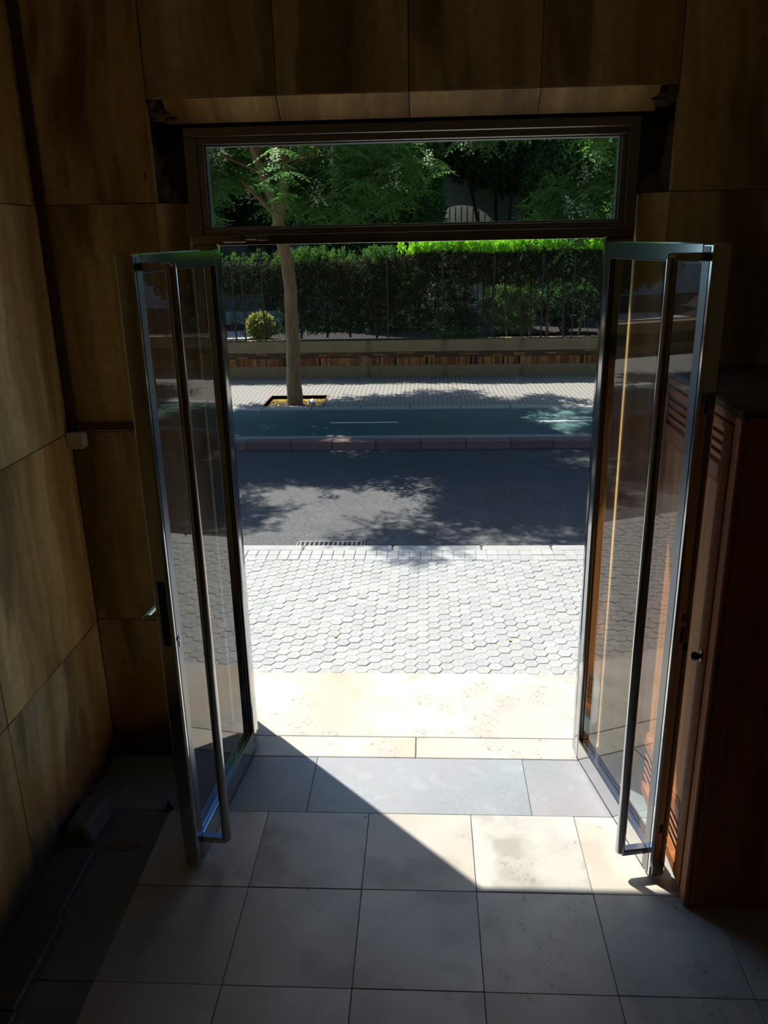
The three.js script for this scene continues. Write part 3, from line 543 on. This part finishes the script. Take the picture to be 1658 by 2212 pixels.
{ // garden wall with a soldier course of bricks
  const w = struct('wall_garden', 'low rendered garden wall with a brick band under its coping'); const rb = rng(53);
  const z = -11.42;
  part('base', bb(-12, -0.5, z - 0.25, 12, 0.05, z, 0.004), M.plaster, w, 'stained plaster base');
  part('core', bb(-12, 0.05, z - 0.24, 12, 0.27, z - 0.03, 0.002), M.core, w);
  part('coping', bb(-12, 0.268, z - 0.3, 12, 0.468, z - 0.02, 0.012), M.coping, w, 'weathered concrete coping');
  let x = -4.9; const far = [];
  while (x < 4.9) { const l = rr(0.036, 0.042, rb), pr = rr(-0.008, 0.006, rb), miss = rb() < 0.03; if (!miss) { const g = bb(x + 0.0018, 0.05, z - 0.04, x + l - 0.0018, 0.183 + rr(-0.003, 0.003, rb), z + 0.012 + pr, 0.003, { u: x, v: rb() }); const m = M.bricks[Math.floor(rb() * 6)]; if (Math.abs(x - 0.05) < 3.9) part('brick', g, m, w); else far.push(g); } x += l; }
  part('brickwork', merge(far), M.bricks[0], w, null, 'stuff');
  // stretcher courses stepping back above it
  for (let r = 0; r < 3; r++) { let q = -4.6 + r * 0.07; while (q < 4.6) { const l = rr(0.15, 0.21, rb); if (rb() > 0.25) part('tile', bb(q + 0.003, 0.186 + r * 0.028, z - 0.05, q + l - 0.003, 0.211 + r * 0.028, z + 0.004 - r * 0.006 + rr(-0.006, 0.006, rb), 0.003, { u: q, v: r }), rb() < 0.62 ? M.mossy : M.bricks[Math.floor(rb() * 6)], w); q += l; } }
}
/* ---------- fence, hedge and garden ---------- */
{
  const f = top('wire_fence', 'thin dark wire mesh fence with slim posts on top of the garden wall', 'fence', [0, 0.468, -11.48]); const rf = rng(59);
  for (const x of [-4.3, -3.02, -2.86, -2.52, -0.42, 0.5, 1.35, 2.15, 2.66, 3.5, 4.4]) part('post', new THREE.CylinderGeometry(0.014, 0.014, 1.35, 10).translate(x, 0.675, 0), M.iron, f);
  const ws = [], cell = 0.075, h = 1.3, nx = 9.4 / cell;
  for (let i = -18; i < nx; i++) for (const s of [-1, 1]) { // slanting wires clipped to the fence
    const x0 = -4.7 + i * cell, a = s > 0 ? x0 : x0 + h, b = s > 0 ? x0 + h : x0; const L = Math.hypot(h, h);
    const g = new THREE.BoxGeometry(0.003, L, 0.0025); g.rotateZ(s > 0 ? -Math.PI / 4 : Math.PI / 4); g.translate((a + b) / 2, h / 2, s * 0.002); ws.push(g);
  }
  part('wire_mesh', merge(ws), M.iron, f, null, 'stuff'); void rf;
}
/* leaf sprays */
function leafPair(list, p, dir, up, len, wid, fold = 0.25) { // one folded leaf of two triangles a side
  const side = dir.clone().cross(up).normalize(), m = p.clone().addScaledVector(dir, len * 0.45), tip = p.clone().addScaledVector(dir, len).addScaledVector(up, -len * 0.12);
  const a = m.clone().addScaledVector(side, wid).addScaledVector(up, wid * fold), b = m.clone().addScaledVector(side, -wid).addScaledVector(up, wid * fold);
  for (const q of [[p, tip, a], [p, b, tip]]) for (const v of q) list.push(v.x, v.y, v.z);
}
function spray(build) { const l = []; build(l); const g = new THREE.BufferGeometry(); g.setAttribute('position', new THREE.Float32BufferAttribute(l, 3)); g.computeVertexNormals(); g.setAttribute('uv', new THREE.BufferAttribute(new Float32Array(l.length / 3 * 2), 2)); return g; }
const ra = rng(61);
const pinnate = spray((l) => { // five compound leaves of paired leaflets
  for (let k = 0; k < 5; k++) {
    const az = k / 5 * 6.283 + ra(), out = V(Math.cos(az), rr(-0.5, 0.25, ra), Math.sin(az)).normalize(), L = rr(0.16, 0.24, ra), up = V(0, 1, 0);
    for (let i = 1; i <= 6; i++) {
      const t = i / 6, p = out.clone().multiplyScalar(L * t).add(V(0, -0.06 * t * t, 0)), sd = out.clone().cross(up).normalize();
      for (const s of i === 6 ? [0] : [-1, 1]) leafPair(l, p, s ? sd.clone().multiplyScalar(s).addScaledVector(out, 0.5).add(V(0, -0.2, 0)).normalize() : out, up, rr(0.056, 0.076, ra), 0.0155);
    }
  }
});
const broad = spray((l) => { for (let k = 0; k < 14; k++) { const d = V(ra() - 0.5, ra() - 0.45, ra() - 0.5).normalize(), p = V(rr(-0.08, 0.08, ra), rr(-0.08, 0.08, ra), rr(-0.08, 0.08, ra)); leafPair(l, p, d, V(0, 1, 0.2).normalize(), rr(0.07, 0.12, ra), 0.024); } });
const small = spray((l) => { for (let k = 0; k < 14; k++) { const d = V(ra() - 0.5, ra() - 0.4, ra() - 0.5).normalize(), p = V(rr(-0.04, 0.04, ra), rr(-0.04, 0.04, ra), rr(-0.04, 0.04, ra)); leafPair(l, p, d, V(0.1, 1, 0).normalize(), rr(0.03, 0.05, ra), 0.011); } });
const upright = spray((l) => { for (let k = 0; k < 16; k++) { const d = V((ra() - 0.5) * 0.7, 1, (ra() - 0.5) * 0.7).normalize(), p = V(rr(-0.035, 0.035, ra), rr(0, 0.1, ra), rr(-0.035, 0.035, ra)); leafPair(l, p, d, V(ra() - 0.5, 0.2, ra() - 0.5).normalize(), rr(0.04, 0.075, ra), 0.012); } });
const lance = spray((l) => { for (let k = 0; k < 12; k++) { const d = V(ra() - 0.5, ra() - 0.1, ra() - 0.5).normalize(), p = V(rr(-0.03, 0.03, ra), rr(-0.03, 0.03, ra), rr(-0.03, 0.03, ra)); leafPair(l, p, d, V(0, 1, 0.3).normalize(), rr(0.08, 0.13, ra), 0.01); } });
const blossom = spray((l) => { for (let k = 0; k < 60; k++) { const t = ra(), a = ra() * 6.283, q = 0.09 * (1 - t * 0.7), p = V(Math.cos(a) * q * ra(), t * 0.16, Math.sin(a) * q * ra()), d = V(ra() - 0.5, ra() - 0.3, ra() - 0.5).normalize(); leafPair(l, p, d, V(0, 1, 0.1).normalize(), 0.019, 0.009); } });
function inst(name, geo, m, spots, parent, label, tint = 0.25, r = R) { // spots: [x, y, z, size]
  const o = new THREE.InstancedMesh(geo, m, spots.length), q = new THREE.Quaternion(), e = new THREE.Euler(), mt = new THREE.Matrix4(), col = new THREE.Color();
  spots.forEach(([x, y, z, s, lim = 3.2], i) => {
    e.set(rr(-0.5, 0.5, r) * (lim < 1 ? lim : 1), rr(0, 6.283, r), rr(-0.5, 0.5, r) * (lim < 1 ? lim : 1)); q.setFromEuler(e);
    o.setMatrixAt(i, mt.compose(V(x, y, z), q, V(s, s, s)));
    const k = 1 + (r() - 0.5) * 2 * tint; o.setColorAt(i, col.setRGB(k * (1 + (r() - 0.5) * 0.2), k, k * (1 + (r() - 0.5) * 0.2)));
  });
  o.name = name; o.castShadow = o.receiveShadow = true; tag(o, label, null, null, 'stuff'); parent.add(o); return o;
}
{
  const h = top('hedge', 'clipped hedge with a bright green top and bare brown front above the garden wall', 'hedge', [0, 0, 0]); const rh = rng(71);
  const zf = -11.62, zb = -12.06, topY = (x) => 1.80 + 0.13 * sstep(-1.2, 0.6, x) + 0.02 * Math.sin(x * 3.1);
  // stems and twigs
  const sx = [-4.6, -4.2, -3.7, -2.2, -1.95, -1.5, -1.1, -0.62, -0.3, 0.1, 0.45, 0.85, 1.18, 1.36, 1.62, 1.86, 2.02, 2.3, 2.55, 2.85, 3.2, 3.6, 4.1, 4.5];
  for (const x of sx) { const a = rr(-0.1, 0.1, rh), z = rr(zb + 0.15, zf - 0.05, rh); part('stem', limb([V(x, 0.475, z), V(x + a * 0.4, 0.9, z + rr(-0.04, 0.04, rh)), V(x + a, 1.4, z), V(x + a + rr(-0.1, 0.1, rh), 1.78, z)], [0.024, 0.02, 0.014, 0.006], 6), M.twig, h); }
  const tw = [];
  for (let i = 0; i < 900; i++) {
    const x = rr(-5, 5, rh), y = 0.55 + 1.25 * Math.pow(rh(), 0.6), z = rr(zb, zf + 0.02, rh), L = rr(0.12, 0.4, rh), g = new THREE.CylinderGeometry(0.0015, 0.0035, L, 4, 1, true);
    g.rotateZ(rr(-1.3, 1.3, rh)).rotateY(rr(0, 6, rh)).translate(x, y, z); tw.push(g);
  }
  part('twigs', merge(tw), M.twig, h, 'tangle of bare brown twigs', 'stuff');
  const topS = [], topL = [], fr = [], inn = [];
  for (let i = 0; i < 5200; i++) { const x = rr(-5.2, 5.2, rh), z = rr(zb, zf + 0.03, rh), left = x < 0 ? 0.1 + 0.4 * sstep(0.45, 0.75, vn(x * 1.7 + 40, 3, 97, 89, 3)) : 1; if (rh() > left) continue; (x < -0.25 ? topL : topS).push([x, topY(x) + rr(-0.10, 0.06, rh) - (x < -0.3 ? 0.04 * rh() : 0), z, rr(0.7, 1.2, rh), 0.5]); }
  for (let i = 0; i < 9000; i++) { const x = rr(-5.2, 5.2, rh), t = rh(), y = 0.57 + (topY(x) - 0.61) * Math.pow(t, 0.75); if (x < -2.35 && x > -3.5 && y < 1.25 && rh() < 0.75) continue; if (x > 1.0 && y < 1.35 && rh() < 0.86) continue; fr.push([x, y, zf + rr(-0.16, 0.03, rh), rr(0.6, 1.1, rh)]); }
  for (let i = 0; i < 6500; i++) { const x = rr(-5.2, 5.2, rh), y = 0.57 + (topY(x) - 0.61) * Math.pow(rh(), 1.05); if (x < -2.35 && x > -3.5 && y < 1.25) continue; if (x > 1.0 && y < 1.3 && rh() < 0.94) continue; inn.push([x, y, rr(zb, zf - 0.12, rh), rr(0.8, 1.3, rh)]); }
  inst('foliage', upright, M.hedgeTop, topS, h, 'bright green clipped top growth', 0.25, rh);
  inst('foliage_shaded', upright, M.leafMid, topL, h, 'top growth with shade put into a darker green', 0.35, rh);  // shade over this stretch is painted as a darker leaf material
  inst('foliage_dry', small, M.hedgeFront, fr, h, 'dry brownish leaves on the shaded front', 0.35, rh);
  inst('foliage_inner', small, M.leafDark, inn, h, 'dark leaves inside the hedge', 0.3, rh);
}
{ // garden ground
  const g = struct('ground', 'shaded garden ground behind the wall');
  part('earth', bb(-18, -0.5, -32, 18, 0.4, -11.68, 0.002), M.soil, g);
  part('path', bb(-9, 0.3, -13.6, -2.72, 0.425, -12.3, 0.003), M.kerb, g, 'sunlit pale garden path');
  part('path_edge', bb(-9, 0.3, -15.4, -1.7, 0.66, -15.2, 0.01), M.kerb, g, 'pale low garden edging');
  const rg = rng(73), gs = [];
  for (let i = 0; i < 350; i++) gs.push([rr(0.35, 1.15, rg), 0.39, rr(-12.9, -12.1, rg), rr(0.5, 0.9, rg), 0.4]);
  const gr = struct('turf', 'strip of bright grass behind the hedge'); gr.userData.kind = 'stuff';
  inst('grass', upright, M.grass, gs, gr, 'bright green grass', 0.2, rg);
}
function shrub(name, label, cat, c, rad, n, geo, m, size, seed, stems = 5, group) {
  const r = rng(seed), o = top(name, label, cat, [c[0], 0.4, c[2]], 0, group), sp = [];
  for (let i = 0; i < n; i++) {
    const u = rr(-1, 1, r), a = r() * 6.283, q = Math.sqrt(1 - u * u), k = 0.55 + 0.45 * Math.pow(r(), 0.5), lob = 0.8 + 0.45 * (fbm(a / 6.283, (u + 1) / 2, 5, 4, seed, 3) - 0.3);
    const y = c[1] + u * rad[1] * k * lob; if (y < 0.02) continue;
    sp.push([Math.cos(a) * q * rad[0] * k * lob, y, Math.sin(a) * q * rad[2] * k * lob, rr(size * 0.7, size * 1.25, r)]);
  }
  for (let i = 0; i < stems; i++) { const a = i / stems * 6.283 + r(); part('stem', limb([V(0.05 * Math.cos(a), -0.02, 0.05 * Math.sin(a)), V(rad[0] * 0.3 * Math.cos(a), c[1] * 0.6, rad[2] * 0.3 * Math.sin(a)), V(rad[0] * 0.55 * Math.cos(a), c[1] + rad[1] * 0.4, rad[2] * 0.55 * Math.sin(a))], [0.012 + rad[1] * 0.018, 0.01 + rad[1] * 0.01, 0.006], 6), M.twig, o); }
  inst('foliage', geo, m, sp, o, null, 0.3, r);
  return o;
}
shrub('garden_bush', 'small round yellow green bush in sun beside the pale garden path', 'bush', [-2.78, 0.25, -12.35], [0.27, 0.27, 0.26], 420, small, M.bush, 1.2, 81);
shrub('garden_shrub', 'sunlit silvery green shrub glittering behind the bare hedge stems', 'shrub', [1.75, 0.5, -12.6], [0.62, 0.55, 0.4], 900, lance, M.shrub, 0.95, 82);
shrub('garden_shrub', 'low dark green shrub behind the hedge, next to the glittering shrub', 'shrub', [2.75, 0.5, -12.75], [0.6, 0.5, 0.4], 700, lance, M.leafDark, 0.95, 83);
// dense evergreens beyond the garden
[[-6.2, 2.6, -15.6, 2.2, 2.9, 1.6, 'tall dark evergreen behind the left end of the hedge'], [-3.4, 4.3, -17.0, 2.0, 2.7, 1.4, 'tall dark evergreen behind the street tree trunk'], [-0.9, 3.0, -15.2, 1.7, 3.0, 1.4, 'dark evergreen filling the middle of the transom'], [1.9, 4.6, -17.0, 2.3, 2.0, 1.5, 'dark crown hanging over the white arch'], [3.9, 3.4, -16.2, 2.0, 3.2, 1.6, 'tall dark evergreen beyond the bright hedge top'], [6.6, 3.2, -15.2, 2.2, 3.3, 1.8, 'tall dark evergreen at the far end of the garden'], [-9.4, 3.2, -15.8, 2.4, 3.4, 1.8, 'outermost dark evergreen past the garden path']].forEach(([x, y, z, a, b, c, l], i) => shrub('evergreen_shrub', l, 'evergreen', [x, y, z], [a, b, c], 9000, broad, i % 2 ? M.leafDark : M.leafMid, 1.25, 90 + i, 6));
{ // white garden house with an arched iron gate
  const h = struct('wall_house', 'white rendered garden house wall with an arched gateway');
  const z = -18.6, s = new THREE.Shape([[-14, 0.3], [14, 0.3], [14, 7.2], [-14, 7.2]].map(([a, b]) => new THREE.Vector2(a, b)));
  const hole = new THREE.Path(); hole.moveTo(0.12, 0.4); hole.lineTo(0.12, 1.85); hole.absarc(1.07, 1.85, 0.95, Math.PI, 0, true); hole.lineTo(2.02, 0.4); hole.closePath(); s.holes.push(hole);
  const g = new THREE.ExtrudeGeometry(s, { depth: 0.4, bevelEnabled: false, curveSegments: 24 }); g.translate(0, 0, z); g.deleteAttribute('uv');
  const gg = boxUV(g); gg.computeVertexNormals(); part('facade', gg, M.render, h);
  part('rear', bb(0, 0.3, z - 0.5, 2.8, 4, z - 0.35, 0.01), M.render, h, 'grey wall behind the gate');
  const gt = top('iron_gate', 'black iron bar gate in the white arched gateway', 'gate', [1.07, 0.4, z + 0.3]);
  for (let i = -6; i <= 6; i++) part('bar', new THREE.CylinderGeometry(0.012, 0.012, 1.43 + Math.sqrt(Math.max(0, 0.88 - (i * 0.14) ** 2)), 8).translate(i * 0.14, (1.43 + Math.sqrt(Math.max(0, 0.88 - (i * 0.14) ** 2))) / 2, 0), M.iron, gt);
  for (const y of [0.2, 0.95, 1.43]) part('rail', bb(-0.88, y - 0.02, -0.012, 0.88, y + 0.02, 0.012, 0.003), M.iron, gt);
  const mb = top('wall_box', 'small dark red box on the white wall above the hedge', 'box', [0.02, 2.0, z + 0.4]);
  part('body', bb(-0.17, 0, 0.002, 0.17, 0.17, 0.12, 0.015), M.red, mb); part('lid', bb(-0.18, 0.155, 0.001, 0.18, 0.18, 0.13, 0.008), M.red, mb);
}
/* ---------- street trees ---------- */
function tree(label, base, trunk, tr, boughs, crown, seed, nSpray, nBloom, clear = false) { // clear: the fork stays open to view
  const r = rng(seed), o = top('street_tree', label, 'tree', base, 0);
  part('trunk', limb(trunk.map((p) => V(...p)), tr, 14), M.bark, o);
  for (const [pts, rad] of boughs) part('branch', limb(pts.map((p) => V(...p)), rad, 9), M.bark, o);
  const cl = [], [cx, cy, cz, ax, ay, az] = crown;
  const small_ = [];
  for (let i = 0; i < 92; i++) {
    const u = rr(-0.9, 1, r), a = r() * 6.283, q = Math.sqrt(1 - u * u), k = Math.pow(r(), 0.4);
    const p = V(cx + Math.cos(a) * q * ax * k, cy + u * ay * k, cz + Math.sin(a) * q * az * k); cl.push(p);
    if (i % 3 === 0) { const bg = boughs[Math.floor(r() * 2)][0], s = V(...bg[2 + Math.floor(r() * (bg.length - 2))]), m = s.clone().lerp(p, 0.5).add(V(rr(-0.15, 0.15, r), rr(0, 0.3, r), rr(-0.15, 0.15, r))); small_.push(limb([s, m, p], [0.014, 0.01, 0.004], 5)); }
  }
  part('branchlets', merge(small_), M.bark, o, 'fine branches inside the crown', 'stuff');
  const sp = [], bl = [];
  for (let i = 0; i < nSpray; i++) { const c = cl[Math.floor(r() * cl.length)], d = 0.66 * Math.pow(r(), 0.6), t = r() * 6.283, u = rr(-1, 1, r), q = Math.sqrt(1 - u * u), x = c.x + Math.cos(t) * q * d, y = c.y + u * d * 0.6, z = c.z + Math.sin(t) * q * d; if (clear && x > -0.8 && x < 0.3 && y < 4.3 && z > -0.3) continue; sp.push([x, y, z, rr(0.8, 1.3, r)]); }
  for (let i = 0; i < nBloom; i++) { const c = cl[Math.floor(r() * cl.length)]; for (let j = 0; j < 2; j++) bl.push([c.x + rr(-0.5, 0.5, r), c.y + rr(-0.45, 0.3, r), c.z + rr(-0.1, 0.65, r), rr(1.4, 2.2, r)]); }
  inst('foliage', pinnate, M.leaf, sp, o, 'feathery green leaves', 0.25, r);
  inst('blossom', blossom, M.blossom, bl, o, 'pale yellow flower clusters', 0.15, r);
  return o;
}
tree('slender street tree in the earth pit, its pale trunk rising in front of the hedge', [-1.71, FY - 0.05, -9.26],
  [[0, 0, 0], [0.01, 0.8, 0], [0.02, 1.65, 0], [-0.02, 2.1, 0], [-0.08, 2.5, 0], [-0.1, 2.68, 0]], [0.118, 0.102, 0.096, 0.09, 0.092, 0.085],
  [[[[-0.1, 2.6, 0], [-0.16, 2.85, 0], [-0.28, 3.2, 0.05], [-0.4, 3.7, 0.1], [-0.5, 4.6, 0.3], [-0.9, 5.6, 0.7]], [0.07, 0.055, 0.05, 0.045, 0.03, 0.012]], [[[-0.07, 2.6, 0], [-0.01, 2.85, 0], [0.01, 3.2, -0.05], [0.1, 3.9, -0.1], [0.5, 5, 0.3], [1.3, 6, 0.8]], [0.06, 0.05, 0.042, 0.036, 0.026, 0.01]], [[[-0.1, 2.6, 0], [-0.19, 2.72, 0.02], [-0.3, 2.84, 0.08], [-0.52, 3.1, 0.3]], [0.04, 0.032, 0.024, 0.01]]],
  [-0.1, 4.6, 0.55, 3.4, 2.2, 3.1], 131, 4200, 110, true);
tree('flowering street tree whose crown hangs in from the right above the bright hedge', [4.7, FY + 0.005, -9.3],
  [[0, 0, 0], [0.02, 1, 0], [0, 2, 0.02], [0.04, 2.8, 0]], [0.12, 0.1, 0.09, 0.085],
  [[[[0.03, 2.7, 0], [-0.3, 3.3, 0.1], [-0.9, 4.2, 0.4], [-1.8, 5, 0.6]], [0.06, 0.05, 0.035, 0.012]], [[[0.04, 2.7, 0], [0.3, 3.5, 0], [0.8, 4.6, 0.2], [1.4, 5.8, 0.4]], [0.06, 0.05, 0.035, 0.012]]],
  [-0.6, 4.4, 0.5, 3.6, 2.3, 3.0], 132, 4000, 240);
tree('leafy street tree beyond the slender one, half hidden by the left door frame', [-8.0, FY + 0.005, -9.3],
  [[0, 0, 0], [-0.03, 1, 0], [0, 2, 0.02], [0.02, 2.7, 0]], [0.12, 0.1, 0.09, 0.085],
  [[[[0.0, 2.6, 0], [0.4, 3.4, 0.1], [1.0, 4.3, 0.4], [1.8, 5, 0.6]], [0.06, 0.05, 0.035, 0.012]], [[[0, 2.6, 0], [-0.3, 3.5, 0], [-0.8, 4.6, 0.2], [-1.4, 5.8, 0.4]], [0.06, 0.05, 0.035, 0.012]]],
  [0.2, 4.8, 0.7, 3.5, 2.2, 2.9], 133, 3800, 40);
{ // dry leaves and bits on the pavement
  const r = rng(151), g = [];
  for (let i = 0; i < 260; i++) { const q = new THREE.TetrahedronGeometry(rr(0.002, 0.0055, r)); q.scale(1, 0.5, 1).rotateY(r() * 6).translate(rr(-1.1, 1.3, r), PY + 0.001, rr(-2.9, -1.15, r)); g.push(q); }
  solo('litter', merge(g), std({ color: C(0xa0823c), roughness: 1 }), 'scattered dry bits and petals between the hexagonal pavers', null, null, 'stuff');
  const l = spray((k) => leafPair(k, V(0, 0.004, 0), V(1, 0.1, 0).normalize(), V(0, 1, 0), 0.03, 0.011));
  for (const [px, pz, a, lab] of [[-0.22, -1.30, 0.5, 'curled tan dry leaf on the hexagonal pavers near the doorstep'], [0.73, -1.72, 2.2, 'small orange dry leaf on the pavers near the right door'], [-0.33, -1.75, 1.1, 'small brown dry leaf on the pavers further out']]) { const o = solo('dry_leaf', l, std({ color: C(0xb98a4c), roughness: 1, side: THREE.DoubleSide }), lab, 'leaf'); o.position.set(px, PY + 0.001, pz); o.rotation.y = a; }
}

/* ================= render ================= */
const renderer = new THREE.WebGLRenderer({ antialias: true });
renderer.setSize(829, 1106);
renderer.toneMapping = THREE.LinearToneMapping;
renderer.toneMappingExposure = EXPOSURE;
renderer.shadowMap.enabled = true;
renderer.render(scene, camera);
